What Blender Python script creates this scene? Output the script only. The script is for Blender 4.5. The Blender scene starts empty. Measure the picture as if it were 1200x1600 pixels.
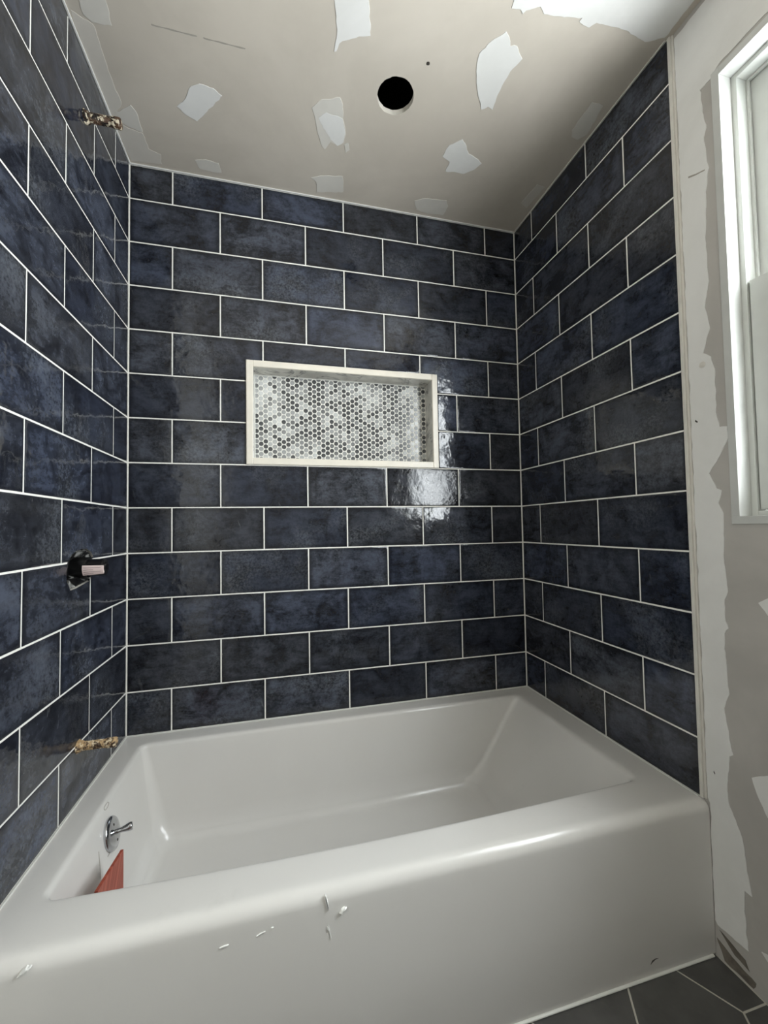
import bpy, bmesh, math, random
from mathutils import Vector, Matrix, noise
random.seed(7)
S = bpy.context.scene
COL = S.collection
# ------------------------------------------------------------------ units
U = 0.3065                 # one tile pitch in metres
W = 4.914                  # alcove width between tile faces (tile pitches)
H = 0.5037                 # height of one course
ZR = -2.486                # bathtub rim
ZC = 3.926                 # ceiling
ZF = -3.668                # floor
WB = 0.026                 # wall board lies this far behind the tile faces
YR = -8.4                  # rear wall of the room
TE = 2.395                 # how far the tile runs along the side walls
def P(x, y, z):
    return Vector((x*U, y*U, (z-ZF)*U))

# ------------------------------------------------------------------ camera
cam = bpy.data.cameras.new('camera'); co = bpy.data.objects.new('camera', cam); COL.objects.link(co)
cam.sensor_fit = 'HORIZONTAL'; cam.sensor_width = 36.0; cam.lens = 640.67/1200*36.0
cam.clip_start = 0.02
r_ = Vector((0.96913713, -0.24594412, -0.01687329)); f_ = Vector((0.24641351, 0.96847061, 0.03667509)); u_ = Vector((0.00732126, -0.039701, 0.99918478))
M = Matrix((( r_.x, u_.x, -f_.x), (r_.y, u_.y, -f_.y), (r_.z, u_.z, -f_.z))).to_4x4()
M.translation = P(1.6307, -5.0798, -0.2602)
co.matrix_world = M
S.camera = co
# ------------------------------------------------------------------ world, daylight
w = bpy.data.worlds.new('overcast_sky'); S.world = w; w.use_nodes = True
bg = w.node_tree.nodes['Background']; bg.inputs[0].default_value = (0.94, 0.955, 1.0, 1); bg.inputs[1].default_value = 9.0
pl = bpy.data.lights.new('window_portal', 'AREA'); pl.shape = 'RECTANGLE'; pl.size = 2.5*U; pl.size_y = 3.4*U
pl.cycles.is_portal = True
po = bpy.data.objects.new('window_portal', pl); COL.objects.link(po)
po.location = P(5.345, -4.045, 1.476); po.rotation_euler = (math.pi/2, 0, math.pi/2)   # shines towards -x
# ------------------------------------------------------------------ view
S.view_settings.view_transform = 'Standard'; S.view_settings.look = 'None'
S.view_settings.gamma = 1.0; S.view_settings.use_curve_mapping = False
S.view_settings.exposure = 1.72
# ------------------------------------------------------------------ materials
def srgb(r, g, b):
    f = lambda c: (c/255/12.92) if c/255 <= 0.04045 else ((c/255+0.055)/1.055)**2.4
    return (f(r), f(g), f(b), 1)
class NT:
    def __init__(s, name):
        s.m = bpy.data.materials.new(name); s.m.use_nodes = True
        s.t = s.m.node_tree; s.b = s.t.nodes['Principled BSDF']; s.out = s.t.nodes['Material Output']
    def n(s, typ, **kw):
        nd = s.t.nodes.new(typ)
        for k, v in kw.items():
            setattr(nd, k, v)
        return nd
    def l(s, a, b): s.t.links.new(a, b)
    def val(s, sock, v):
        if hasattr(v, 'links') or isinstance(v, bpy.types.NodeSocket): s.l(v, sock)
        else: sock.default_value = v
    def noise(s, co, scale, detail=4, rough=0.55, dist=0.0):
        n = s.n('ShaderNodeTexNoise'); s.l(co, n.inputs['Vector'])
        n.inputs['Scale'].default_value = scale; n.inputs['Detail'].default_value = detail
        n.inputs['Roughness'].default_value = rough; n.inputs['Distortion'].default_value = dist
        return n.outputs['Fac']
    def ramp(s, fac, a, b, va=0.0, vb=1.0):
        n = s.n('ShaderNodeMapRange'); n.interpolation_type = 'SMOOTHSTEP'
        s.l(fac, n.inputs[0]); n.inputs[1].default_value = a; n.inputs[2].default_value = b
        n.inputs[3].default_value = va; n.inputs[4].default_value = vb
        return n.outputs[0]
    def mix(s, fac, a, b, typ='MIX'):
        n = s.n('ShaderNodeMix', data_type='RGBA', blend_type=typ)
        s.val(n.inputs[0], fac); s.val(n.inputs[6], a); s.val(n.inputs[7], b)
        return n.outputs[2]
    def math(s, op, a, b=0.0, clamp=False):
        n = s.n('ShaderNodeMath', operation=op, use_clamp=clamp); s.val(n.inputs[0], a); s.val(n.inputs[1], b)
        return n.outputs[0]
    def bump(s, h, strength, dist, nrm=None):
        n = s.n('ShaderNodeBump'); n.inputs['Strength'].default_value = strength; n.inputs['Distance'].default_value = dist
        s.l(h, n.inputs['Height'])
        if nrm is not None: s.l(nrm, n.inputs['Normal'])
        return n.outputs[0]
    def coord(s, per_object=False, stretch=None):
        tc = s.n('ShaderNodeTexCoord'); v = tc.outputs['Object']
        if per_object:
            oi = s.n('ShaderNodeObjectInfo'); s.rand = oi.outputs['Random']
            cx = s.n('ShaderNodeCombineXYZ')
            s.l(s.math('MULTIPLY', s.rand, 47.0), cx.inputs[0]); s.l(s.math('MULTIPLY', s.rand, 91.0), cx.inputs[1]); s.l(s.math('MULTIPLY', s.rand, 23.0), cx.inputs[2])
            va = s.n('ShaderNodeVectorMath', operation='ADD'); s.l(v, va.inputs[0]); s.l(cx.outputs[0], va.inputs[1]); v = va.outputs[0]
        if stretch:
            vm = s.n('ShaderNodeVectorMath', operation='MULTIPLY'); s.l(v, vm.inputs[0]); vm.inputs[1].default_value = stretch; v = vm.outputs[0]
        return v
    def rot(s, v, ang):
        n = s.n('ShaderNodeVectorRotate', rotation_type='EULER_XYZ'); s.l(v, n.inputs[0]); n.inputs['Rotation'].default_value = ang
        return n.outputs[0]
def plain(name, col, rough=0.5, metal=0.0, var=0.06, scale=20, bump=0.0, spec=0.5):
    t = NT(name); c = t.coord()
    n = t.noise(c, scale, 5)
    k = tuple(x*(1-var*2.2) for x in col[:3])+(1,)
    t.l(t.mix(t.ramp(n, .3, .7), k, col), t.b.inputs['Base Color'])
    t.b.inputs['Roughness'].default_value = rough; t.b.inputs['Metallic'].default_value = metal
    t.b.inputs['Specular IOR Level'].default_value = spec
    if bump: t.l(t.bump(n, bump, 0.002), t.b.inputs['Normal'])
    return t.m

def mat_wall_tile(axis):
    t = NT('navy_glazed_tile'); c = t.coord(True)
    tg = t.n('ShaderNodeTexCoord'); sp = t.n('ShaderNodeSeparateXYZ'); t.l(tg.outputs['Generated'], sp.inputs[0])
    ed = lambda s_: t.math('SUBTRACT', .5, t.math('ABSOLUTE', t.math('SUBTRACT', s_, .5)))
    edge = t.math('MULTIPLY', t.ramp(ed(sp.outputs[axis]), 0, .07, .2, 1), t.ramp(ed(sp.outputs[2]), 0, .15, .2, 1))
    br = t.n('ShaderNodeVectorMath', operation='MULTIPLY'); t.l(c, br.inputs[0]); br.inputs[1].default_value = (.55, .55, 1.6)
    cloud = t.noise(c, 10, 10, .66, .7)
    brush = t.noise(br.outputs[0], 34, 8, .72, .5)
    fine = t.noise(c, 120, 6, .75, .3)
    big = t.noise(c, 4.2, 3, .5, .3)
    mott = t.math('ADD', t.math('ADD', t.math('MULTIPLY', cloud, .50), t.math('MULTIPLY', brush, .30)), t.math('MULTIPLY', fine, .20))
    f = t.ramp(mott, .40, .62)
    r2 = t.math('FRACT', t.math('MULTIPLY', t.rand, 7.31)); r3 = t.math('FRACT', t.math('MULTIPLY', t.rand, 13.7))
    dark = t.mix(r2, srgb(22, 25, 34), srgb(27, 28, 32))
    light = t.mix(r2, srgb(68, 76, 95), srgb(84, 88, 98))
    col = t.mix(t.math('MULTIPLY', t.math('MULTIPLY', f, edge), t.ramp(r3, 0, 1, .45, 1.0)), dark, light)
    # cloudy grout film left on the glaze
    film = t.math('MULTIPLY', t.ramp(big, .48, .75), t.ramp(fine, .35, .7))
    col = t.mix(t.math('MULTIPLY', film, .26), col, srgb(150, 155, 160))
    # wiped streaks of dried grout
    cs = t.rot(c, (0.2, 0.25, 0.15))
    vm = t.n('ShaderNodeVectorMath', operation='MULTIPLY'); t.l(cs, vm.inputs[0]); vm.inputs[1].default_value = (60, 60, 4)
    st = t.noise(vm.outputs[0], 1.0, 2, .5, .2)
    stm = t.math('MULTIPLY', t.ramp(st, .68, .80), t.ramp(t.noise(c, 5.5, 2), .50, .68))
    col = t.mix(t.math('MULTIPLY', stm, .16), col, srgb(165, 170, 172))
    t.l(col, t.b.inputs['Base Color'])
    t.l(t.ramp(mott, .35, .65, .06, .15), t.b.inputs['Roughness'])
    t.b.inputs['IOR'].default_value = 1.5
    wav = t.noise(c, 8, 1, .4)
    grain = t.noise(c, 210, 3, .6)
    wv2 = t.noise(c, 24, 2, .5)
    n1 = t.bump(t.math('ADD', wav, t.math('MULTIPLY', wv2, .45)), .42, .008)
    gm = t.math('MULTIPLY', grain, t.ramp(r2, .55, .95, .10, 1.0))
    n2 = t.bump(gm, .25, .0012, n1)
    t.l(n2, t.b.inputs['Normal'])
    return t.m
def mat_drywall(name, base, dark, patchy=.5):
    t = NT(name); c = t.coord()
    a = t.noise(c, 2.3, 5, .6, .4); b = t.noise(c, 17, 6, .65)
    col = t.mix(t.ramp(a, .35, .68), dark, base)
    col = t.mix(t.math('MULTIPLY', t.ramp(b, .45, .8), .25*patchy), col, tuple(min(1, x*1.25) for x in base[:3])+(1,))
    t.l(col, t.b.inputs['Base Color']); t.b.inputs['Roughness'].default_value = .72
    t.b.inputs['Specular IOR Level'].default_value = .35
    t.l(t.bump(b, .12, .002), t.b.inputs['Normal'])
    return t.m
def mat_marble():
    t = NT('grey_veined_marble'); c = t.coord()
    n = t.noise(c, 7, 6, .6, 1.4)
    v = t.math('ABSOLUTE', t.math('SUBTRACT', n, .5))
    vein = t.math('MULTIPLY', t.ramp(v, .0, .04, 1, 0), t.ramp(t.noise(c, 5, 2), .38, .55))
    col = t.mix(t.ramp(t.noise(c, 18, 6), .3, .7), srgb(196, 194, 186), srgb(222, 220, 212))
    col = t.mix(t.math('MULTIPLY', vein, .75), col, srgb(98, 98, 98))
    t.l(col, t.b.inputs['Base Color']); t.b.inputs['Roughness'].default_value = .16
    return t.m
def mat_penny():
    t = NT('penny_marble'); c = t.coord()
    at = t.n('ShaderNodeAttribute', attribute_name='tone'); tone = at.outputs['Fac']
    n = t.noise(c, 60, 4, .6, .5)
    k = t.math('ADD', tone, t.math('MULTIPLY', t.math('SUBTRACT', n, .5), .35), True)
    col = t.mix(k, srgb(78, 79, 80), srgb(226, 227, 225))
    t.l(col, t.b.inputs['Base Color']); t.b.inputs['Roughness'].default_value = .2
    return t.m
def mat_tub():
    t = NT('white_enamel'); c = t.coord()
    a = t.noise(c, 1.7, 3)
    col = t.mix(t.ramp(a, .3, .7), srgb(211, 208, 203), srgb(216, 214, 210))
    d = t.math('MULTIPLY', t.ramp(t.noise(c, 9, 6, .7), .60, .8), .16)
    col = t.mix(d, col, srgb(180, 178, 170))
    t.l(col, t.b.inputs['Base Color'])
    t.l(t.ramp(t.noise(c, 6, 4), .3, .7, .16, .26), t.b.inputs['Roughness'])
    t.b.inputs['IOR'].default_value = 1.5
    return t.m
def mat_floor_tile():
    t = NT('charcoal_floor_tile'); c = t.coord(True)
    a = t.noise(c, 12, 6, .6); b = t.noise(c, 70, 4)
    col = t.mix(t.ramp(a, .3, .7), srgb(72, 71, 70), srgb(88, 87, 85))
    col = t.mix(t.math('MULTIPLY', t.ramp(b, .55, .8), .2), col, srgb(110, 108, 104))
    t.l(col, t.b.inputs['Base Color']); t.b.inputs['Roughness'].default_value = .38
    t.l(t.bump(b, .08, .001), t.b.inputs['Normal'])
    return t.m
def mat_pipe(name, a, b, c_):
    t = NT(name); c = t.coord()
    n1 = t.noise(c, 55, 5, .7, .6); n2 = t.noise(c, 95, 4, .6)
    col = t.mix(t.ramp(n1, .44, .54), a, b)
    col = t.mix(t.ramp(n2, .52, .58), col, c_)
    t.l(col, t.b.inputs['Base Color']); t.b.inputs['Roughness'].default_value = .55
    t.b.inputs['Metallic'].default_value = .15
    t.l(t.bump(n1, .6, .003), t.b.inputs['Normal'])
    return t.m
def mat_valve_black():
    t = NT('black_plastic_with_dust'); c = t.coord()
    n = t.noise(c, 30, 6, .7, .7)
    col = t.mix(t.ramp(n, .50, .66), srgb(9, 9, 10), srgb(170, 170, 166))
    t.l(col, t.b.inputs['Base Color']); t.b.inputs['Roughness'].default_value = .35
    return t.m
def mat_redboard():
    t = NT('red_brown_board'); c = t.coord()
    vm = t.n('ShaderNodeVectorMath', operation='MULTIPLY'); t.l(t.rot(c, (.55, 0, 0)), vm.inputs[0]); vm.inputs[1].default_value = (5, 90, 6)
    n = t.noise(vm.outputs[0], 1, 4, .6)
    col = t.mix(t.ramp(n, .35, .7), srgb(146, 62, 44), srgb(186, 98, 76))
    t.l(col, t.b.inputs['Base Color']); t.b.inputs['Roughness'].default_value = .5
    return t.m
def mat_glass():
    t = NT('window_glass')
    tr = t.n('ShaderNodeBsdfTransparent'); gl = t.n('ShaderNodeBsdfGlossy'); gl.inputs['Roughness'].default_value = .02
    tr.inputs[0].default_value = (.95, .97, .96, 1)
    lw = t.n('ShaderNodeLayerWeight'); lw.inputs[0].default_value = .5
    fr = t.math('ADD', .03, t.math('MULTIPLY', t.math('POWER', lw.outputs['Facing'], 5.0), .9), True)
    mx = t.n('ShaderNodeMixShader'); t.l(fr, mx.inputs[0]); t.l(tr.outputs[0], mx.inputs[1]); t.l(gl.outputs[0], mx.inputs[2])
    t.l(mx.outputs[0], t.out.inputs['Surface'])
    return t.m
MT = {
 'tile': mat_wall_tile(0), 'tile_side': mat_wall_tile(1), 'grout': plain('white_grout', srgb(243, 241, 234), .8, var=.04, scale=60),
 'drywall': mat_drywall('grey_drywall', srgb(186, 182, 176), srgb(170, 166, 160)),
 'ceiling': mat_drywall('ceiling_drywall', srgb(203, 195, 183), srgb(192, 184, 172), .3),
 'bright': mat_drywall('joint_compound', srgb(229, 228, 225), srgb(218, 217, 213)),
 'mid': mat_drywall('joint_compound_thin', srgb(216, 212, 204), srgb(205, 201, 193)),
 'dim': mat_drywall('joint_compound_sanded', srgb(210, 205, 196), srgb(204, 198, 189)),
 'bounce_white': mat_drywall('white_bounce_drywall', srgb(236, 233, 227), srgb(230, 227, 220), .2),
 'board': plain('board_core', srgb(214, 208, 196), .85),
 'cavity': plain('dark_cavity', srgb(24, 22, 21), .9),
 'cream': plain('cream_stone_trim', srgb(236, 229, 215), .3, var=.03),
 'marble': mat_marble(), 'penny': mat_penny(), 'tub': mat_tub(), 'hex': mat_floor_tile(),
 'floorgrout': plain('floor_grout', srgb(196, 192, 182), .85),
 'caulk': plain('white_caulk', srgb(226, 226, 220), .45, var=.03),
 'vinyl': plain('white_vinyl', srgb(203, 205, 200), .35, var=.015),
 'jamb': plain('painted_jamb', srgb(200, 201, 197), .45, var=.03),
 'glass': mat_glass(),
 'chrome': plain('chrome', srgb(205, 207, 210), .12, 1.0, var=.1, scale=35),
 'brass': mat_pipe('crusty_brass', srgb(196, 166, 124), srgb(70, 50, 34), srgb(226, 208, 176)),
 'rust': mat_pipe('dark_crusty_pipe', srgb(34, 26, 22), srgb(96, 72, 54), srgb(222, 210, 186)),
 'valve': mat_valve_black(), 'black': plain('black_plastic', srgb(12, 12, 13), .3),
 'label': plain('pale_paper_label', srgb(225, 205, 200), .6), 'ink': plain('grey_print', srgb(150, 130, 130), .7),
 'red': mat_redboard(), 'dirt': plain('grey_smear', srgb(120, 112, 102), .85, var=.2, scale=40),
 'pencil': plain('pencil_grey', srgb(168, 162, 152), .8), 'dark': plain('dark_mark', srgb(60, 55, 50), .7),
 'edge': plain('edge_trim_white', srgb(222, 219, 210), .5),
 'scuff': plain('white_plaster_crumb', srgb(238, 238, 234), .7),
}
# ------------------------------------------------------------------ mesh helpers
def obj(name, bm, mat, parent=None, smooth=False, recalc=True):
    if recalc: bmesh.ops.recalc_face_normals(bm, faces=bm.faces[:])
    me = bpy.data.meshes.new(name); bm.to_mesh(me); bm.free()
    me.materials.append(MT[mat])
    if smooth:
        for p in me.polygons: p.use_smooth = True
    o = bpy.data.objects.new(name, me); COL.objects.link(o)
    if parent is not None: o.parent = parent
    return o
def tag(o, label, cat, group=None):
    o['label'] = label; o['category'] = cat
    if group: o['group'] = group
    return o
def struct(o): o['kind'] = 'structure'; return o
def thing(name, label, cat, loc):
    o = bpy.data.objects.new(name, None); COL.objects.link(o); o.location = loc; o.empty_display_size = .05
    return tag(o, label, cat)
def keep(o, parent):     # parent without moving (parents are only translated)
    o.parent = parent; o.matrix_parent_inverse = Matrix.Translation(-parent.location)
    return o
def box(bm, a, b, bev=0.0):
    a, b = [min(p, q) for p, q in zip(a, b)], [max(p, q) for p, q in zip(a, b)]
    vs = [bm.verts.new((x, y, z)) for x in (a[0], b[0]) for y in (a[1], b[1]) for z in (a[2], b[2])]
    fs = [(0, 1, 3, 2), (4, 6, 7, 5), (0, 4, 5, 1), (2, 3, 7, 6), (0, 2, 6, 4), (1, 5, 7, 3)]
    ff = [bm.faces.new([vs[i] for i in f]) for f in fs]
    if bev:
        es = list({e for f in ff for e in f.edges})
        bmesh.ops.bevel(bm, geom=es, offset=bev, segments=2, affect='EDGES', profile=.5)
def ubox(bm, a, b, bev=0.0): box(bm, P(*a), P(*b), bev)
def area2(p): return sum(p[i-1][0]*p[i][1]-p[i][0]*p[i-1][1] for i in range(len(p)))
def inset(poly, d):
    n = len(poly); out = []
    for i in range(n):
        a, b, c = Vector(poly[i-1]), Vector(poly[i]), Vector(poly[(i+1) % n])
        e1 = (b-a).normalized(); e2 = (c-b).normalized()
        n1 = Vector((-e1.y, e1.x)); n2 = Vector((-e2.y, e2.x))
        m = n1+n2; k = max(.45, 1+n1.dot(n2))
        out.append(tuple(b+m*(d/k)))
    return out
def prism(bm, poly, mp, t0, t1, bev=0.0, back=True, pillow=0.0):
    """poly in 2-D metres; mp(u, v, w) -> world"""
    if area2(poly) < 0: poly = poly[::-1]
    rings = [(poly, t0)]
    if pillow:
        rings += [(poly, t1-.0016), (inset(poly, .0005), t1-.0008), (inset(poly, .0018), t1-.00035), (inset(poly, pillow*.5), t1-.00012), (inset(poly, pillow), t1)]
    elif bev:
        rings += [(poly, t1-bev), (inset(poly, bev*.3), t1-bev*.3), (inset(poly, bev), t1)]
    else: rings += [(poly, t1)]
    R = [[bm.verts.new(mp(p[0], p[1], tt)) for p in pl_] for pl_, tt in rings]
    n = len(poly)
    for a, b in zip(R, R[1:]):
        for i in range(n): bm.faces.new((a[i-1], a[i], b[i], b[i-1]))
    bm.faces.new(R[-1])
    if back: bm.faces.new(R[0][::-1])
def lathe(bm, prof, org, axis, seg=24, wob=0.0):
    axis = Vector(axis).normalized(); s = axis.orthogonal().normalized(); t = axis.cross(s)
    R = []
    for r, h in prof:
        R.append([bm.verts.new(Vector(org)+axis*h+(s*math.cos(a)+t*math.sin(a))*r*(1+wob*(random.random()-.5))) for a in [2*math.pi*i/seg for i in range(seg)]])
    for a, b in zip(R, R[1:]):
        for i in range(seg): bm.faces.new((a[i-1], a[i], b[i], b[i-1]))
    bm.faces.new(R[0][::-1]); bm.faces.new(R[-1])
def clip(poly, x0, x1, y0, y1):
    for ax, lim, sg in ((0, x0, 1), (0, x1, -1), (1, y0, 1), (1, y1, -1)):
        out = []
        for i in range(len(poly)):
            a, b = poly[i-1], poly[i]; da, db = (a[ax]-lim)*sg, (b[ax]-lim)*sg
            if (da >= 0) != (db >= 0):
                k = da/(da-db); out.append((a[0]+(b[0]-a[0])*k, a[1]+(b[1]-a[1])*k))
            if db >= 0: out.append(b)
        poly = out
        if len(poly) < 3: return []
    cl = []
    for p in poly:
        if not cl or (Vector(p)-Vector(cl[-1])).length > 1e-4: cl.append(p)
    if len(cl) > 2 and (Vector(cl[0])-Vector(cl[-1])).length < 1e-4: cl.pop()
    return cl if len(cl) > 2 and abs(area2(cl)) > 2e-5 else []
def cut(o, cutter):
    m = o.modifiers.new('cut', 'BOOLEAN'); m.object = cutter; m.operation = 'DIFFERENCE'; m.solver = 'EXACT'
    bpy.context.view_layer.update()
    dg = bpy.context.evaluated_depsgraph_get()
    me = bpy.data.meshes.new_from_object(o.evaluated_get(dg)); o.modifiers.clear()
    old = o.data; o.data = me
def ragged(poly, step, amp, seed=0):
    out = []
    n = len(poly)
    for i in range(n):
        a, b = Vector(poly[i]), Vector(poly[(i+1) % n]); L = (b-a).length; k = max(1, int(L/step))
        nr = Vector((-(b-a).y, (b-a).x)).normalized() if L > 0 else Vector((0, 0))
        for j in range(k):
            p = a.lerp(b, j/k)
            d = noise.noise(Vector((p.x*45+seed, p.y*45, seed*1.7)))*amp if j else 0
            out.append(tuple(p+nr*d))
    return out

# ================================================================== THE ROOM
# ---- cutters
NX0, NX1, NZ0, NZ1 = 1.335, 3.606, .592, 1.684      # clear opening of the niche
FX0, FX1, FZ0, FZ1 = 1.255, 3.682, H+.006, 1.764    # outside of its frame
ND = .25                                             # depth of the niche
def cutter(fn):
    bm = bmesh.new(); fn(bm); bmesh.ops.recalc_face_normals(bm, faces=bm.faces[:])
    me = bpy.data.meshes.new('c'); bm.to_mesh(me); bm.free(); o = bpy.data.objects.new('c', me); COL.objects.link(o); return o
def drop(o): bpy.data.objects.remove(o, do_unlink=True)

# ---- walls
bm = bmesh.new(); ubox(bm, (-.5, WB, ZF-.2), (W+.6, WB+.5, ZC+.04)); wall_back = struct(obj('wall_back', bm, 'drywall'))
bm = bmesh.new(); ubox(bm, (-WB-.45, WB, ZF-.2), (-WB, YR, ZC+.04)); wall_left = struct(obj('wall_left', bm, 'bounce_white'))  # stretch beyond the tile is unseen, made white to bounce window light
XD = W+WB                                            # face of the right-hand drywall
JY0, JY1, JZ0, JZ1 = -5.36, -2.732, -.282, 3.238     # outside of the window jamb
bm = bmesh.new()
for a, b in (((XD, WB, ZF-.2), (XD+.4, JY1, ZC+.04)), ((XD, JY0, ZF-.2), (XD+.4, YR, ZC+.04)), ((XD, JY1, ZF-.2), (XD+.4, JY0, JZ0)), ((XD, JY1, JZ1), (XD+.4, JY0, ZC+.04))): ubox(bm, a, b)
wall_right = struct(obj('wall_right', bm, 'drywall'))
bm = bmesh.new(); ubox(bm, (-.5, YR-.4, ZF-.2), (W+.6, YR, ZC+.04)); wall_rear = struct(obj('wall_rear', bm, 'drywall'))
c = cutter(lambda bm: ubox(bm, (NX0-.03, -.3, NZ0-.03), (NX1+.03, ND+.03, NZ1+.03))); cut(wall_back, c); drop(c)
# ---- ceiling with the sawn hole for a light
bm = bmesh.new(); ubox(bm, (-.5, WB+.4, ZC), (W+.6, YR-.4, ZC+.052)); ceiling = struct(obj('ceiling', bm, 'ceiling'))
def hole(bm):
    hp = []
    for i in range(56):
        a = 2*math.pi*i/56; k = .178*U*(1+.03*noise.noise(Vector((math.cos(a)*5, math.sin(a)*5, .3))))
        hp.append(((2.752*U)+k*math.cos(a), (-1.402*U)+k*math.sin(a)))
    z = (ZC-ZF)*U
    prism(bm, hp, lambda u, v, t: (u, v, z+t), -.02, .05)
c = cutter(hole); cut(ceiling, c); drop(c)
ceiling.data.materials.append(MT['board'])
for p in ceiling.data.polygons:
    q = p.center-P(2.752, -1.402, ZC); q.z = 0
    if abs(p.normal.z) < .5 and q.length < .08: p.material_index = 1
bm = bmesh.new()                                     # dark box added above the ceiling so no light leaks through the hole
ubox(bm, (-.5, WB+.4, ZC+1.0), (W+.6, YR-.4, ZC+1.1)); ubox(bm, (-.6, WB+.4, ZC+.053), (-.5, YR-.4, ZC+1.1)); ubox(bm, (W+.6, WB+.4, ZC+.053), (W+.7, YR-.4, ZC+1.1))
ubox(bm, (-.6, WB+.4, ZC+.053), (W+.7, WB+.5, ZC+1.1)); ubox(bm, (-.6, YR-.5, ZC+.053), (W+.7, YR-.4, ZC+1.1))
struct(obj('ceiling_void_blackout', bm, 'cavity'))
# ---- floor
bm = bmesh.new(); ubox(bm, (-.4, WB+.3, ZF-.2), (W+.3, YR-.3, ZF-.004)); floor = struct(obj('floor', bm, 'floorgrout'))
s = .418; g = .008
k = 0; hexmesh = None
for i in range(-8, 3):
    for j in range(-16, 4):
        cx = 4.307+i*1.5*s; cy = -2.80+j*math.sqrt(3)*s+(abs(i) % 2)*math.sqrt(3)/2*s
        full = [((cx+(s-g)*math.cos(math.pi/3*q))*U, (cy+(s-g)*math.sin(math.pi/3*q))*U) for q in range(6)]
        po_ = clip(full, -.02*U, (XD-.01)*U, YR*U, -2.30*U)
        if not po_: continue
        mx = sum(p[0] for p in po_)/len(po_); my = sum(p[1] for p in po_)/len(po_)
        whole = len(po_) == 6 and abs(abs(area2(po_))-abs(area2(full))) < 1e-6
        if whole and hexmesh: o = bpy.data.objects.new('floor_tile', hexmesh); COL.objects.link(o); o.parent = floor; o.location = (cx*U, cy*U, 0)
        else:
            if whole: mx, my = cx*U, cy*U
            bm = bmesh.new(); prism(bm, [(p[0]-mx, p[1]-my) for p in po_], lambda u, v, t: (u, v, t), -.003, 0.0, .0008)
            o = obj('floor_tile', bm, 'hex', floor); o.location = (mx, my, 0)
            if whole: hexmesh = o.data
# ---- wall tiling
T0 = -.005                                           # back of a tile (metres behind its face)
GB = -.0011                                          # grout lies this far behind the faces
def bed(wall, fn):
    bm = bmesh.new(); fn(bm); return obj('grout', bm, 'grout', wall)
g2 = GB/U
gb = bed(wall_back, lambda bm: ubox(bm, (-.004, -g2, ZR+.002), (W+.004, WB, ZC)))
gl_ = bed(wall_left, lambda bm: ubox(bm, (g2, .0, ZR+.002), (-WB, -TE, ZC)))
gr_ = bed(wall_right, lambda bm: ubox(bm, (W-g2, .0, ZR+.002), (XD, -TE, ZC)))
c = cutter(lambda bm: ubox(bm, (NX0-.03, -.3, NZ0-.03), (NX1+.03, ND+.03, NZ1+.03))); cut(gb, c); drop(c)
J = .0019/U                                          # half a grout joint
maps = {'b': lambda u, v, t: (u, -t, v), 'l': lambda u, v, t: (t, -u, v), 'r': lambda u, v, t: (-t, -u, v)}
org = {'b': lambda u, v: P(u, 0, v), 'l': lambda u, v: P(0, -u, v), 'r': lambda u, v: P(W, -u, v)}
shared = {}
tiles_left = []
def tile(side, wall, poly, rnd=True):
    us = [p[0] for p in poly]; vs = [p[1] for p in poly]; cu, cv = (min(us)+max(us))/2, (min(vs)+max(vs))/2
    key = (side, round(max(us)-min(us), 3), round(max(vs)-min(vs), 3), len(poly)) if len(poly) == 4 else None
    if key in shared:
        o = bpy.data.objects.new('tile', shared[key]); COL.objects.link(o); o.parent = wall
    else:
        bm = bmesh.new(); prism(bm, [((a-cu)*U, (b-cv)*U) for a, b in poly], maps[side], T0, 0, .0012, True, .009)
        o = obj('tile', bm, 'tile' if side == 'b' else 'tile_side', wall, True)
        if key: shared[key] = o.data
    o.location = org[side](cu, cv)
    e = .0022
    a, b = random.uniform(-e, e), random.uniform(-e*.6, e*.6)
    o.rotation_euler = (a, 0, b) if side == 'b' else (0, a, b)
    return o
def rows(side, wall, length, odd, even, start):
    for kz in range(-5, 8):
        z0 = max(kz*H, ZR+.004)+J; z1 = min((kz+1)*H, ZC-.004)-J
        off = odd if kz % 2 else even
        js = [start] + [off+n for n in range(-1, 6) if start+.03 < off+n < length-.03] + [length]
        for a, b in zip(js, js[1:]):
            u0, u1 = a+J, b-J
            if side == 'b' and u1 > FX0 and u0 < FX1 and z1 > FZ0 and z0 < FZ1:
                if kz == 3:
                    if u0 < FX0: poly = [(u0, z0), (FX0-.004, z0), (FX0-.004, FZ1+.004), (u1, FZ1+.004), (u1, z1), (u0, z1)]
                    elif u1 > FX1: poly = [(FX1+.004, z0), (u1, z0), (u1, z1), (u0, z1), (u0, FZ1+.004), (FX1+.004, FZ1+.004)]
                    else: poly = [(u0, FZ1+.004), (u1, FZ1+.004), (u1, z1), (u0, z1)]
                else:
                    if u0 < FX0: u1 = FX0-.004
                    elif u1 > FX1: u0 = FX1+.004
                    else: continue
                    poly = [(u0, z0), (u1, z0), (u1, z1), (u0, z1)]
            else: poly = [(u0, z0), (u1, z0), (u1, z1), (u0, z1)]
            o = tile(side, wall, poly)
            if side == 'l': tiles_left.append((o, u0, u1, z0, z1))
rows('b', wall_back, W-.002, .449, .967, .002)
rows('l', wall_left, TE+.002, .394, .889, .0)
rows('r', wall_right, TE+.012, .409, .902, .0)
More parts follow.
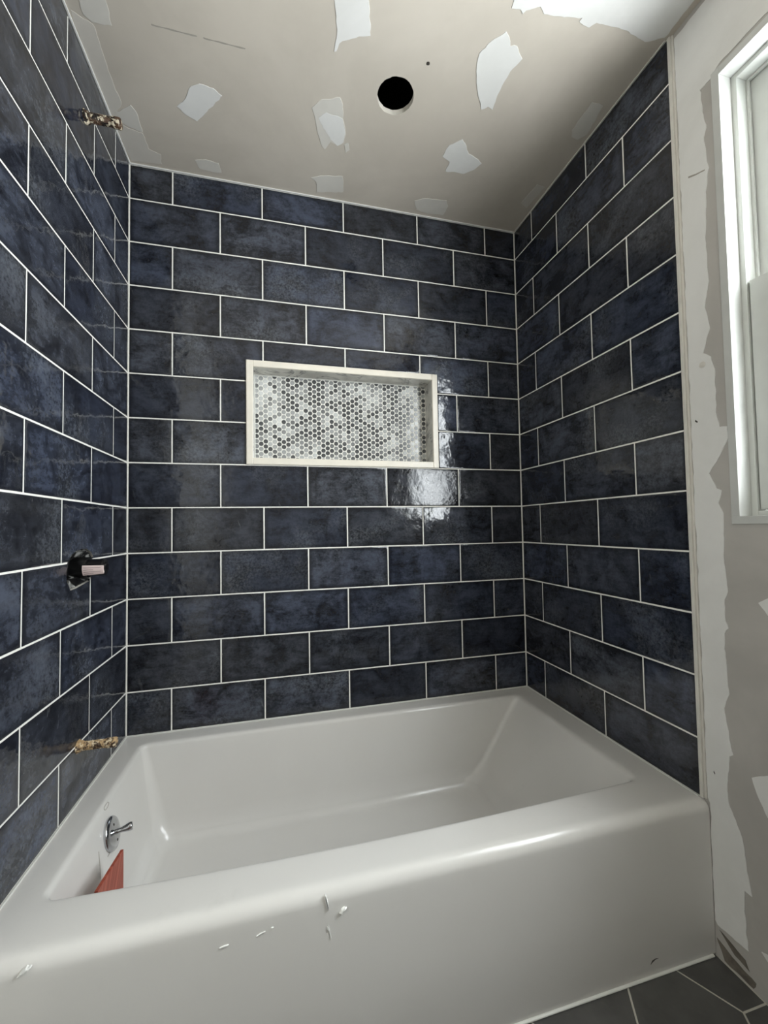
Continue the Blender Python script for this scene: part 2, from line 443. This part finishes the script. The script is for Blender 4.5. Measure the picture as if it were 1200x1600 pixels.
# holes sawn through the left-hand tiling
VH = [(-.84, -.484), (-.90, -.432), (-.98, -.405), (-1.063, -.402), (-1.16, -.412), (-1.24, -.44), (-1.30, -.50), (-1.32, -.575), (-1.315, -.65), (-1.254, -.726), (-1.16, -.722), (-1.05, -.708), (-.912, -.690), (-.84, -.62)]
VC = (-1.03, -.566); SP = (-1.09, -2.035); SH = (-1.083, 3.385)
def circ(cy, cz, r, n=20, j=.12): return [(cy+r*(1+j*noise.noise(Vector((q*1.3, cy, cz))))*math.cos(2*math.pi*q/n), cz+r*(1+j*noise.noise(Vector((q*1.3, cy, cz))))*math.sin(2*math.pi*q/n)) for q in range(n)]
for hp, dep in ((VH, .085), (circ(*SP, .058), .06), (circ(*SH, .062), .06)):
    c = cutter(lambda bm: prism(bm, [(a*U, (b-ZF)*U) for a, b in hp], lambda u, v, t: (t, u, v), -dep, .03))
    ys = [-p[0] for p in hp]; zs = [p[1] for p in hp]
    for o, u0, u1, z0, z1 in tiles_left:
        if u0 < max(ys) and u1 > min(ys) and z0 < max(zs) and z1 > min(zs):
            o.data = o.data.copy(); cut(o, c); o.data.materials.append(MT['board']); o.data.shade_flat()
            for p in o.data.polygons:
                q = (o.location+p.center)/U; zz = q.z+ZF
                if abs(p.normal.x) < .5 and u0+.012 < -q.y < u1-.012 and z0+.012 < zz < z1-.012: p.material_index = 1
    cut(gl_, c); cut(wall_left, c); drop(c)
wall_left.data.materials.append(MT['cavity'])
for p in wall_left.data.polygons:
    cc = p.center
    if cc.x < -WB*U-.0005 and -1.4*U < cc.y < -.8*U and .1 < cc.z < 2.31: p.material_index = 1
# ---- trim along the end of the right-hand tiling
bm = bmesh.new(); ubox(bm, (W-.004, -TE-.006, ZR+.004), (XD, -TE-.034, ZC-.004), .0012); obj('edge_trim', bm, 'edge', wall_right)
bm = bmesh.new(); ubox(bm, (W+.012, -TE-.034, ZR+.004), (XD, -TE-.05, ZC-.004), .0008); obj('caulk_bead', bm, 'mid', wall_right)
bm = bmesh.new(); ubox(bm, (-.02, -.004, ZC-.012), (W+.02, -.022, ZC), .001); obj('caulk_bead', bm, 'bright', ceiling)
bm = bmesh.new(); ubox(bm, (.0, -.02, ZC-.012), (.018, -TE, ZC), .001); obj('caulk_bead', bm, 'bright', ceiling)
bm = bmesh.new(); ubox(bm, (W, -.02, ZC-.012), (W-.014, -TE, ZC), .001); obj('caulk_bead', bm, 'mid', ceiling)
# ---- joint compound on the ceiling and the drywall
CEIL_PATCHES=[
 ('bright',[(0.675,-0.813),(0.757,-0.895),(0.843,-1.042),(0.928,-1.088),(1.052,-1.074),(1.121,-1.022),(1.037,-0.922),(0.957,-0.831),(0.84,-0.701),(0.741,-0.748)]),
 ('mid',[(0.133,-1.584),(0.33,-1.631),(0.33,-1.571),(0.314,-1.398),(0.17,-1.386),(0.119,-1.427)]),
 ('mid',[(0.075,-0.615),(0.238,-0.725),(0.273,-0.653),(0.266,-0.446),(0.138,-0.478),(0.077,-0.515)]),
 ('dim',[(0.034,-1.439),(0.166,-1.373),(0.16,-1.136),(0.148,-0.848),(0.163,-0.731),(0.083,-0.616),(0.07,-0.514),(0.132,-0.459),(0.26,-0.436),(0.269,-0.251),(0.377,-0.207),(0.355,-0.078),(0.032,-0.044),(0.012,-0.534),(0.012,-1.125)]),
 ('mid',[(0.729,-0.218),(0.839,-0.254),(0.981,-0.235),(0.998,-0.108),(0.9,-0.097),(0.764,-0.109)]),
 ('bright',[(2.057,-2.066),(2.324,-2.13),(2.346,-2.056),(2.409,-1.829),(2.317,-1.803),(2.241,-1.762),(2.159,-1.712),(2.142,-1.647),(2.123,-1.642),(2.13,-1.741),(2.109,-1.894)]),
 ('mid',[(1.971,-1.112),(2.057,-1.211),(2.229,-1.27),(2.265,-1.213),(2.287,-1.072),(2.343,-0.909),(2.337,-0.814),(2.275,-0.757),(2.193,-0.79),(2.143,-0.687),(2.094,-0.738),(2.036,-0.909),(2.001,-1.038)]),
 ('bright',[(2.043,-1.022),(2.116,-1.098),(2.282,-1.07),(2.334,-0.925),(2.327,-0.822),(2.271,-0.76),(2.189,-0.817),(2.101,-0.924)]),
 ('mid',[(2.34,-0.796),(2.38,-0.824),(2.411,-0.744),(2.373,-0.696)]),
 ('mid',[(2.022,-0.284),(2.138,-0.339),(2.383,-0.387),(2.426,-0.157),(2.108,-0.083),(2.087,-0.234)]),
 ('bright',[(3.445,-0.906),(3.47,-1.052),(3.579,-1.145),(3.655,-1.086),(3.724,-1.002),(3.818,-0.973),(3.923,-0.924),(3.885,-0.839),(3.785,-0.748),(3.558,-0.729),(3.553,-0.859)]),
 ('bright',[(3.418,-1.784),(3.376,-1.922),(3.416,-2.009),(3.52,-2.128),(3.571,-2.097),(3.616,-2.04),(3.673,-2.054),(3.772,-1.977),(3.732,-1.887),(3.722,-1.808),(3.717,-1.696),(3.74,-1.505),(3.679,-1.525),(3.627,-1.483),(3.526,-1.608)]),
 ('mid',[(4.673,-1.509),(4.669,-1.632),(4.67,-1.804),(4.804,-1.802),(4.837,-1.659),(4.862,-1.503),(4.807,-1.432),(4.718,-1.443)]),
 ('dim',[(4.705,-0.511),(4.729,-0.821),(4.855,-0.799),(4.838,-0.617),(4.823,-0.442)]),
 ('mid',[(3.339,-0.232),(3.433,-0.291),(3.741,-0.325),(3.798,-0.244),(3.794,-0.085),(3.545,-0.068),(3.409,-0.096)]),
 ('bright',[(3.481,-2.278),(3.472,-2.341),(3.42,-2.516),(3.941,-2.821),(4.752,-2.876),(4.885,-2.667),(4.884,-2.411),(4.741,-2.343),(4.547,-2.371),(4.389,-2.369),(4.229,-2.359),(4.19,-2.315),(4.081,-2.331),(4.086,-2.359),(3.938,-2.328),(3.763,-2.306),(3.705,-2.342),(3.605,-2.293),(3.591,-2.267),(3.556,-2.289)]),
]
BAND= [(-2.722,3.217),(-2.64,3.215),(-2.652,3.021),(-2.676,2.865),(-2.653,2.808),(-2.666,2.663),(-2.681,2.535),(-2.648,2.364),(-2.632,1.956),(-2.634,1.617),(-2.601,1.45),(-2.633,1.266),(-2.57,1.092),(-2.631,1.041),(-2.656,0.908),(-2.651,0.567),(-2.669,0.472),(-2.725,0.463),(-2.721,0.356),(-2.665,0.253),(-2.571,0.121),(-2.625,-0.002),(-2.662,-0.02),(-2.634,-0.117),(-2.668,-0.198),(-2.661,-0.356),(-2.654,-0.518),(-2.663,-0.64),(-2.672,-0.8),(-2.646,-0.862),(-2.645,-1.023),(-2.666,-1.076),(-2.634,-1.123),(-2.634,-1.269),(-2.639,-1.374),(-2.648,-1.578),(-2.605,-1.701),(-2.623,-1.829),(-2.655,-2.028),(-2.627,-2.052),(-2.602,-2.296),(-2.606,-2.413),(-2.651,-2.511),(-2.691,-2.614),(-2.723,-2.865),(-2.742,-2.993),(-2.691,-2.99),(-2.684,-3.147),(-2.698,-3.416),(-2.611,-3.421),(-2.48,-3.423)]
cz = P(0, 0, ZC).z
for i, (k, pp) in enumerate(CEIL_PATCHES):
    pts = ragged([(x*U, y*U) for x, y in pp], .008, .004, i*3.1)
    bm = bmesh.new(); th = {'bright': .0010, 'mid': .0007, 'dim': .0005}[k] + i*.00003
    prism(bm, pts, lambda u, v, t: (u, v, cz-t), -.0002, th, .0004); obj('joint_compound', bm, k, ceiling)
xd = XD*U
def wall_patch(name, poly, k, th, seed, rag=.003):
    pts = ragged([(y*U, (z-ZF)*U) for y, z in poly], .008, rag, seed)
    bm = bmesh.new(); prism(bm, pts, lambda u, v, t: (xd-t, u, v), -.0002, th, .0003); return obj(name, bm, k, wall_right)
left = [(-TE-.05, -3.30), (-TE-.05, ZC-.06), (-2.62, ZC-.06), (-2.75, ZC-.06), (-2.9, 3.6), (-2.85, 3.36)]
band = [b for b in BAND if True]
wall_patch('joint_compound', [(-2.462, -3.40), (-2.462, -2.5), (-TE-.052, -2.47), (-TE-.052, 3.88), (-4.6, 3.88), (-4.7, 3.5), (-4.55, 3.27), (-2.80, 3.27)] + band, 'bright', .0012, 1.0)
wall_patch('joint_compound', [(-2.777,-2.123),(-2.881,-2.05),(-2.972,-2.117),(-2.925,-2.34),(-2.867,-2.348),(-2.842,-2.294),(-2.805,-2.219)], 'bright', .0012, 2.0)
wall_patch('joint_compound', [(-2.875,-0.847),(-2.936,-0.805),(-2.992,-0.839),(-2.988,-0.927),(-2.931,-0.926)], 'bright', .0012, 3.0)
wall_patch('joint_compound', [(-2.784,-3.334),(-2.824,-3.316),(-2.88,-3.36),(-2.822,-3.366)], 'bright', .0012, 4.0)
wall_patch('dirt_smear', [(-2.49, -3.45), (-2.56, -3.466), (-2.673, -3.50), (-2.70, -3.56), (-2.60, -3.54)], 'dirt', .0006, 5.0)
wall_patch('dirt_smear', [(-2.465, -3.53), (-2.58, -3.57), (-2.74, -3.60), (-2.72, -3.655), (-2.52, -3.655)], 'dirt', .0006, 6.0)

# ================================================================== WINDOW
win = bpy.data.objects.new('window_1', None); COL.objects.link(win); win.location = P(XD, (JY0+JY1)/2, JZ0); struct(win)
def wpart(name, fn, mat, par=None):
    bm = bmesh.new(); fn(bm); o = obj(name, bm, mat)
    if par is None: keep(o, win)
    else: o.parent = par
    return o
XJ = XD-.014; XF = 5.052
t_ = .058
wpart('jamb', lambda bm: ubox(bm, (XJ, JY1, JZ0+t_), (XF, JY1-t_, JZ1), .0008), 'jamb')
wpart('jamb', lambda bm: ubox(bm, (XJ, JY0, JZ0+t_), (XF, JY0+t_, JZ1), .0008), 'jamb')
wpart('jamb', lambda bm: ubox(bm, (XJ, JY1-t_, JZ1-t_), (XF, JY0+t_, JZ1), .0008), 'jamb')
wpart('sill', lambda bm: ubox(bm, (XJ, JY1, JZ0), (XF, JY0, JZ0+t_), .0008), 'jamb')
def ringbox(bm, x0, x1, y0, y1, z0, z1, wd, bev=.001):
    ubox(bm, (x0, y1, z0), (x1, y1-wd, z1), bev); ubox(bm, (x0, y0, z0), (x1, y0+wd, z1), bev)
    ubox(bm, (x0, y0+wd, z1-wd), (x1, y1-wd, z1), bev); ubox(bm, (x0, y0+wd, z0), (x1, y1-wd, z0+wd), bev)
iy0, iy1, iz0, iz1 = JY0, JY1, JZ0, JZ1
fr = wpart('frame', lambda bm: ringbox(bm, XF, 5.30, iy0, iy1, iz0, iz1, .095), 'vinyl')
wpart('parting_stop', lambda bm: ringbox(bm, 5.148, 5.172, iy0+.095, iy1-.095, iz0+.095, iz1-.095, .018), 'vinyl')
wpart('outer_stop', lambda bm: ringbox(bm, 5.262, 5.30, iy0+.095, iy1-.095, iz0+.095, iz1-.095, .03), 'vinyl')
def sash(x0, x1, z0, z1):
    sw = .175
    y0, y1 = iy0+.103, iy1-.103
    f = wpart('sash', lambda bm: ringbox(bm, x0, x1, y0, y1, z0, z1, sw, .0015), 'vinyl')
    xm = (x0+x1)/2
    wpart('pane', lambda bm: ubox(bm, (xm-.006, y0+sw, z0+sw), (xm+.006, y1-sw, z1-sw)), 'glass', f)
    return f
sash(5.068, 5.142, JZ0+.104, 1.545)
sash(5.178, 5.256, 1.40, JZ1-.104)

# ================================================================== NICHE
nic = thing('wall_niche', 'cream framed rectangular niche with penny round mosaic set into the navy tiled wall', 'niche', P((NX0+NX1)/2, 0, NZ0))
def npart(name, fn, mat):
    bm = bmesh.new(); fn(bm); return keep(obj(name, bm, mat), nic)
fp = -.022                                            # frame stands proud of the tiles
npart('frame_side', lambda bm: ubox(bm, (FX0, fp, FZ0), (NX0-.002, .02, FZ1), .0018), 'cream')
npart('frame_side', lambda bm: ubox(bm, (NX1+.002, fp, FZ0), (FX1, .02, FZ1), .0018), 'cream')
npart('frame_top', lambda bm: ubox(bm, (NX0-.002, fp, NZ1+.002), (NX1+.002, .02, FZ1), .0018), 'cream')
npart('frame_bottom', lambda bm: ubox(bm, (NX0-.002, fp, FZ0), (NX1+.002, .02, NZ0-.002), .0018), 'cream')
e = .024
npart('side_panel', lambda bm: ubox(bm, (NX0-e, .0, NZ0-e), (NX0, ND, NZ1+e), .0005), 'marble')
npart('side_panel', lambda bm: ubox(bm, (NX1, .0, NZ0-e), (NX1+e, ND, NZ1+e), .0005), 'marble')
npart('top_panel', lambda bm: ubox(bm, (NX0, .0, NZ1), (NX1, ND, NZ1+e), .0005), 'marble')
npart('shelf_panel', lambda bm: ubox(bm, (NX0, .0, NZ0-e), (NX1, ND, NZ0), .0005), 'marble')
npart('mosaic_grout', lambda bm: ubox(bm, (NX0-e, ND, NZ0-e), (NX1+e, ND+.025, NZ1+e)), 'grout')
npart('caulk_bead', lambda bm: [ubox(bm, (NX0, ND-.012, NZ0), (NX0+.010, ND, NZ1)), ubox(bm, (NX0, ND-.006, NZ1-.010), (NX1, ND, NZ1))], 'caulk')
pp_ = .0640; pr = .0278
rp = random.Random(3)
def disc_poly(cx, cz): return [((cx+pr*math.cos(2*math.pi*q/12+.26))*U, (cz+pr*math.sin(2*math.pi*q/12+.26))*U) for q in range(12)]
spots = []
ci = 0; x = NX0+.022
while x < NX1+.02:
    z = NZ0-.006+(pp_/2 if ci % 2 else 0)
    while z < NZ1+.02:
        spots.append((x, z)); z += pp_
    x += pp_*.866; ci += 1
def tone(x, z):
    v = rp.random(); cl = noise.noise(Vector((x*3.1, z*3.1, 2.2)))
    return max(0.0, min(1.0, v*.85-.20+cl*.45))
def set_tone(me, tones):
    at = me.attributes.new('tone', 'FLOAT', 'FACE')
    at.data.foreach_set('value', tones)
variants = []
for q in range(8):
    bm = bmesh.new(); prism(bm, [(a-0, b) for a, b in [((pr*math.cos(2*math.pi*n/12+.26))*U, (pr*math.sin(2*math.pi*n/12+.26))*U) for n in range(12)]], lambda u, v, t: (u, -t, v), -.0002, .0014, .0005, False)
    bmesh.ops.recalc_face_normals(bm, faces=bm.faces[:])
    me = bpy.data.meshes.new('penny_tile'); bm.to_mesh(me); bm.free(); me.materials.append(MT['penny']); set_tone(me, [q/7]*len(me.polygons)); variants.append(me)
bmr = bmesh.new(); tones = []; singles = 0
for x, z in spots:
    po_ = clip(disc_poly(x, z), NX0*U, NX1*U, NZ0*U, NZ1*U)
    if not po_: continue
    t = tone(x, z)
    if len(po_) == 12 and singles < 300:
        o = bpy.data.objects.new('penny_tile', variants[round(t*7)]); COL.objects.link(o); o.location = (x*U, ND*U, (z-ZF)*U); keep(o, nic); singles += 1
    else:
        n0 = len(bmr.faces); zz = -ZF*U
        prism(bmr, po_, lambda u, v, tt: (u, ND*U-tt, v+zz), -.0002, .0014, .0005, False)
        tones += [t]*(len(bmr.faces)-n0)
o = keep(obj('penny_tile', bmr, 'penny'), nic); o['kind'] = 'stuff'; set_tone(o.data, tones)

# ================================================================== BATHTUB
tub = thing('bathtub', 'white enamelled alcove bathtub with a plain front apron below the navy tiles', 'bathtub', P(W/2, -1.23, ZF))
NC, NS = 10, 14
def ring(x0, x1, y0, y1, r, z, bow=0.0):
    pts = []
    cs = [((x1-r, y0+r), -90, 'y0r'), ((x1-r, y1-r), 0, ''), ((x0+r, y1-r), 90, ''), ((x0+r, y0+r), 180, '')]
    for (cx, cy), a0, _ in cs:
        for q in range(NC+1):
            a = math.radians(a0+90*q/NC); pts.append((cx+r*math.cos(a), cy+r*math.sin(a)))
    out = []
    for i in range(4):
        seg = pts[i*(NC+1):(i+1)*(NC+1)]; nx = pts[((i+1) % 4)*(NC+1)]
        out += seg
        for q in range(1, NS): out.append((seg[-1][0]+(nx[0]-seg[-1][0])*q/NS, seg[-1][1]+(nx[1]-seg[-1][1])*q/NS))
    res = []
    for x, y in out:
        if bow and y < (y0+y1)/2:
            k = (x-x0)/(x1-x0); y -= bow*math.sin(math.pi*max(0, min(1, k)))*((y0+y1)/2-y)/((y1-y0)/2)
        res.append(P(x, y, z))
    return res
YF = -2.458; X0, X1, Y1 = -.022, XD-.004, .02
rings = [ring(X0, X1, YF+.02, Y1, .004, ZF+.004), ring(X0, X1, YF+.003, Y1, .004, ZF+.006), ring(X0, X1, YF, Y1, .004, ZF+.02), ring(X0, X1, YF, Y1, .004, -3.1), ring(X0, X1, YF, Y1, .004, -2.62)]
R0 = .085
for q in range(0, 9):
    a = math.pi/2*q/8; rings.append(ring(X0, X1, YF+R0*(1-math.cos(a)), Y1, .004, ZR-R0+R0*math.sin(a)))
bx0, bx1, by0, by1 = .232, 4.60, -2.055, -.235
rings.append(ring(X0+.03, X1-.03, YF+R0+.02, Y1-.03, .02, ZR))
f = .045
rings.append(ring(bx0-f-.02, bx1+f+.08, by0-f-.02, by1+f+.02, .10, ZR-.0005, .06))
for q in range(0, 7):
    a = math.pi/2*q/6*.93; d = f*(1-math.sin(a)); rings.append(ring(bx0-d, bx1+d*1.6, by0-d, by1+d, .06+d, ZR-f*(1-math.cos(a))-.001, .06))
fx0, fx1, fy0, fy1, fz = .44, 3.86, -1.88, -.40, -3.40
def wallpt(k, z, r, ins=0.0, bow=.06):
    L = lambda a, b: a+(b-a)*k
    return ring(L(bx0, fx0)+ins, L(bx1, fx1)-ins, L(by0, fy0)+ins, L(by1, fy1)-ins, r, z, bow*(1-k))
for k in (.15, .3, .45, .6, .75, .87): rings.append(wallpt(k*.9+.02, ZR-f+(fz+.12-ZR+f)*k/.87, .06+.08*k))
for q in range(1, 7):
    a = math.pi/2*q/6; rr = .12; rings.append(wallpt(.93+.07*q/6, fz+rr*(1-math.sin(a)), .14, rr*(1-math.cos(a))*.8, 0))
rings.append(ring(fx0+.35, fx1-.35, fy0+.35, fy1-.35, .1, fz-.012))
bm = bmesh.new(); RV = [[bm.verts.new(p) for p in rg] for rg in rings]
n = len(rings[0])
for a, b in zip(RV, RV[1:]):
    for i in range(n): bm.faces.new((a[i-1], a[i], b[i], b[i-1]))
bm.faces.new(RV[-1])
shell = keep(obj('tub_shell', bm, 'tub', None, True, True), tub)
# caulk where tub meets tile
bm = bmesh.new(); ubox(bm, (.0, .0, ZR), (W, -.014, ZR+.010), .001); keep(obj('caulk_bead', bm, 'caulk'), tub)
bm = bmesh.new(); ubox(bm, (.0, -.014, ZR), (.014, -TE, ZR+.010), .001); keep(obj('caulk_bead', bm, 'caulk'), tub)
bm = bmesh.new(); ubox(bm, (W, -.014, ZR), (W-.012, -TE, ZR+.010), .001); keep(obj('caulk_bead', bm, 'caulk'), tub)
bm = bmesh.new(); ubox(bm, (0, YF+.02, ZF), (XD-.03, YF-.016, ZF+.016), .003); keep(obj('caulk_bead', bm, 'caulk'), tub)
# overflow plate with its trip lever
nrm = Vector((.975, 0, .22)).normalized(); oc = P(.285, -1.20, -2.715)
bm = bmesh.new(); R_ = .125*U
lathe(bm, [(R_*.96, -.004), (R_, 0), (R_, .003), (R_*.95, .0055), (R_*.8, .008), (R_*.5, .0098), (R_*.2, .0103)], oc, nrm, 40)
plate = keep(obj('overflow_plate', bm, 'chrome', None, True), tub); plate['label'] = 'chrome overflow plate'
def tpart(name, bm, mat, sm=False):
    o = obj(name, bm, mat, None, sm); o.parent = plate; return o
bm = bmesh.new(); up_ = Vector((0, .15, .98)); ld = (nrm*.9+Vector((0, .25, -.12))).normalized()
lathe(bm, [(.006, .006), (.0055, .016), (.0065, .022), (.0095, .036), (.0100, .042), (.0085, .045)], oc, ld, 14)
tpart('trip_lever', bm, 'chrome', True)
for dz in (.062, -.062):
    bm = bmesh.new(); lathe(bm, [(.0036, .006), (.0036, .0095), (.002, .0105)], oc+Vector((-.22*dz*U, 0, .975*dz*U)), nrm, 10); tpart('screw', bm, 'dark')
from mathutils.bvhtree import BVHTree
bv = BVHTree.FromPolygons([v.co.copy() for v in shell.data.vertices], [tuple(p.vertices) for p in shell.data.polygons])
def scratch(pts, wd):
    bm = bmesh.new(); L, R = [], []
    for q, (x, y, z) in enumerate(pts):
        c0, nn, _, _ = bv.find_nearest(P(x, y, z))
        if nn.x < 0: nn = -nn
        a_ = P(*pts[max(q-1, 0)]); b_ = P(*pts[min(q+1, len(pts)-1)]); sd = (b_-a_).cross(nn).normalized()*wd
        for s_, lst in ((1, L), (-1, R)): lst.append((bm.verts.new(c0+nn*.0006+sd*s_), bm.verts.new(c0-nn*.0006+sd*s_)))
    for q in range(len(pts)-1):
        for i in (0, 1): bm.faces.new((L[q][i], L[q+1][i], R[q+1][i], R[q][i]))
        for lst in (L, R): bm.faces.new((lst[q][0], lst[q+1][0], lst[q+1][1], lst[q][1]))
    keep(obj('scratch', bm, 'pencil'), tub)
scratch([(.308, -1.228, -2.818), (.307, -1.27, -2.815), (.307, -1.314, -2.813)], .0011)
scratch([(.281, -1.412, -2.696), (.300, -1.44, -2.783), (.317, -1.471, -2.856)], .0008)
scratch([(.236, -1.15+.045*math.cos(a_*.63), -2.515+.02*math.sin(a_*.63)) for a_ in range(11)], .0007)
# crumbs of plaster and scrapes on the apron
def crumb(x, z, lx, lz, ang, th=.004, y=YF):
    bm = bmesh.new(); q = Vector((math.cos(ang), math.sin(ang))); pts = []
    m = 12
    for i in range(m):
        a = 2*math.pi*i/m; rr = 1+.5*noise.noise(Vector((i*1.7, x*9, z*9))); u, v = lx*math.cos(a)*rr, lz*math.sin(a)*rr
        pts.append((u*q.x-v*q.y, u*q.y+v*q.x))
    c0 = P(x, y, z); prism(bm, pts, lambda u, v, t: (c0.x+u, c0.y-t, c0.z+v), -.002, th, th*.6)
    keep(obj('plaster_crumb', bm, 'scuff'), tub)
crumb(1.893, -2.56, .016, .0022, 1.75, .003); crumb(1.99, -2.625, .0075, .004, .7, .005); crumb(.325, -2.535, .0105, .0035, .55, .005)
crumb(1.30, -2.664, .007, .0014, .15, .002); crumb(1.503, -2.646, .008, .0011, .3, .0015); crumb(1.91, -2.74, .012, .001, 1.75, .0015); crumb(1.90, -2.715, .004, .0016, 1.9, .002)
crumb(1.57, -2.628, .0025, .0016, .3, .0015)
bm = bmesh.new(); c0 = P(4.337, YF, -3.561)
prism(bm, [(-.011, -.004), (-.006, .0035), (.004, .006), (.012, .0045), (.003, .0035), (-.006, -.001)], lambda u, v, t: (c0.x+u, c0.y-t, c0.z+v), -.001, .0004); keep(obj('scrape', bm, 'dark'), tub)

# ================================================================== THINGS IN AND ON THE TUB WALL
# red board leaning on the drain end of the tub
bm = bmesh.new(); a = P(.415, -1.36, -3.36); b = P(.415, -1.95, -3.36)
pts = [(a_*U, (b_-ZF)*U) for a_, b_ in ((-1.53, -3.30), (-1.533, -2.633), (-1.985, -2.563), (-1.84, -3.30))]
prism(bm, pts, lambda u, v, t: (.462*U+t, u, v), 0, .006, .0006)
tag(obj('board', bm, 'red'), 'brick red thin board leaning inside the white tub below the chrome overflow', 'board')
# shower valve
sv = thing('shower_valve', 'black shower valve with a pale paper label sticking out of a sawn tile hole', 'valve', P(-.06, VC[0], VC[1]))
bm = bmesh.new(); vh = [(a*U, (b-ZF)*U) for a, b in VH]
if area2(vh) < 0: vh = vh[::-1]
outer = inset(vh, .002); inner = inset(vh, .022)
Rr = [[bm.verts.new((x, p[0], p[1])) for p in pl2] for pl2, x in ((outer, -.03), (outer, -.004), (inset(vh, .005), -.002), (inner, -.012), (inset(vh, .026), -.028))]
for q in range(len(Rr)-1):
    for i in range(len(vh)): bm.faces.new((Rr[q][i-1], Rr[q][i], Rr[q+1][i], Rr[q+1][i-1]))
bm.faces.new(Rr[-1]); bm.faces.new(Rr[0][::-1])
keep(obj('plaster_guard', bm, 'valve'), sv)
vo = P(0, VC[0]+.03, VC[1]); vr = .072*U
bm = bmesh.new(); lathe(bm, [(vr*1.25, -.05), (vr*1.25, .004), (vr*1.2, .010), (vr, .0105), (vr, .044), (vr*.96, .0475), (vr*.55, .048), (vr*.5, .051), (vr*.42, .052)], vo, (1, 0, 0), 28)
st_ = keep(obj('valve_body', bm, 'black', None, False), sv)
bm = bmesh.new(); vls = []
ax = [(.003+.003, 0), (.040, 0)]
def lab(x, a0, a1, k, off=.0006):
    return [bm.verts.new(vo+Vector((x, (vr*k+off)*math.cos(a0+(a1-a0)*q/10), (vr*k+off)*math.sin(a0+(a1-a0)*q/10)))) for q in range(11)]
A0, A1 = math.radians(165), math.radians(222)
l0, l1 = lab(.004, A0, A1, 1.28), lab(.050, A0, A1, 1.08)
l2, l3 = lab(.050, A0, A1, .8), lab(.004, A0, A1, .8)
for a_, b_ in ((l0, l1), (l1, l2), (l2, l3), (l3, l0)):
    for q in range(10): bm.faces.new((a_[q], a_[q+1], b_[q+1], b_[q]))
lb = keep(obj('paper_label', bm, 'label'), sv)
for q in range(4):
    bm = bmesh.new(); aa = A0+(A1-A0)*(.2+.2*q)
    m0 = lab(.007, aa, aa+.05, 1.28, .0009); m1 = lab(.045-.006*(q % 2), aa, aa+.05, 1.09, .0011)
    for i in range(10): bm.faces.new((m0[i], m0[i+1], m1[i+1], m1[i]))
    o = obj('print_line', bm, 'ink'); o.parent = lb
# capped stubs of pipe
def stub(name, label, yz, mat, r, L, capw):
    o = thing(name, label, 'pipe', P(0, yz[0], yz[1]))
    c0 = P(0, yz[0], yz[1]); bm = bmesh.new(); prof = [(r, -.045)]
    h = -.004
    while h < L-capw: prof += [(r*1.0, h), (r*1.08, h+.0012), (r*1.0, h+.0024)]; h += .0036
    prof.append((r, L-capw)); lathe(bm, prof, c0, (1, 0, 0), 18, .10); keep(obj('pipe', bm, mat), o)
    bm = bmesh.new(); R2 = r*1.22
    lathe(bm, [(R2*.9, L-capw-.001), (R2, L-capw+.001), (R2, L-.003), (R2*.88, L), (R2*.3, L+.0006)], c0, (1, 0, 0), 14, .08); keep(obj('cap', bm, mat), o)
    bm = bmesh.new(); R3 = r*1.5
    lathe(bm, [(R3*1.05, -.012), (R3*1.0, -.002), (R3*.9, .004), (R3*.75, .009)], c0, (1, 0, 0), 18, .35); keep(obj('mortar_collar', bm, mat), o)
stub('tub_spout_stub', 'tan crusted capped pipe stub low on the tiled wall just above the tub', SP, 'brass', .0105, .086, .022)
stub('shower_arm_stub', 'dark crusted capped pipe stub high on the tiled wall under the ceiling', SH, 'rust', .0115, .086, .020)
# pencil line and screw hole on the ceiling
for x0, x1 in ((.63, .98), (1.03, 1.37)):
    bm = bmesh.new(); pts = [((x0+(x1-x0)*q/8)*U, -1.481*U+.0016+.0006*math.sin(q*2.1)) for q in range(9)]+[((x1-(x1-x0)*q/8)*U, -1.481*U-.0016-.0006*math.sin(q*1.7)) for q in range(9)]
    prism(bm, pts, lambda u, v, t: (u, v, cz-t), -.0002, .0004); obj('pencil_mark', bm, 'pencil', ceiling)
bm = bmesh.new(); lathe(bm, [(.005, -.0005), (.0045, .0008), (.002, .0012)], P(2.962, -1.745, ZC), (0, 0, -1), 10, .3); obj('nail_head', bm, 'dark', ceiling)
# small marks on the right-hand drywall
bm = bmesh.new(); lathe(bm, [(.0085, -.0002), (.008, .0014), (.0055, .0018), (.003, .0030), (.001, .0032)], P(XD, -2.56, 1.002), (-1, 0, 0), 16, .1); obj('screw_dimple', bm, 'mid', wall_right)
wall_patch('scrape', [(-2.516, 2.603), (-2.58, 2.572), (-2.651, 2.548), (-2.648, 2.538), (-2.58, 2.560), (-2.516, 2.588)], 'pencil', .0016, 7.0, .001)
wall_patch('scrape', [(-2.483, .575), (-2.503, .556), (-2.500, .545), (-2.480, .560)], 'dark', .0016, 8.0, .001)
wall_patch('scrape', [(-2.505, -2.225), (-2.514, -2.24), (-2.512, -2.252), (-2.502, -2.238)], 'dark', .0016, 9.0, .001)
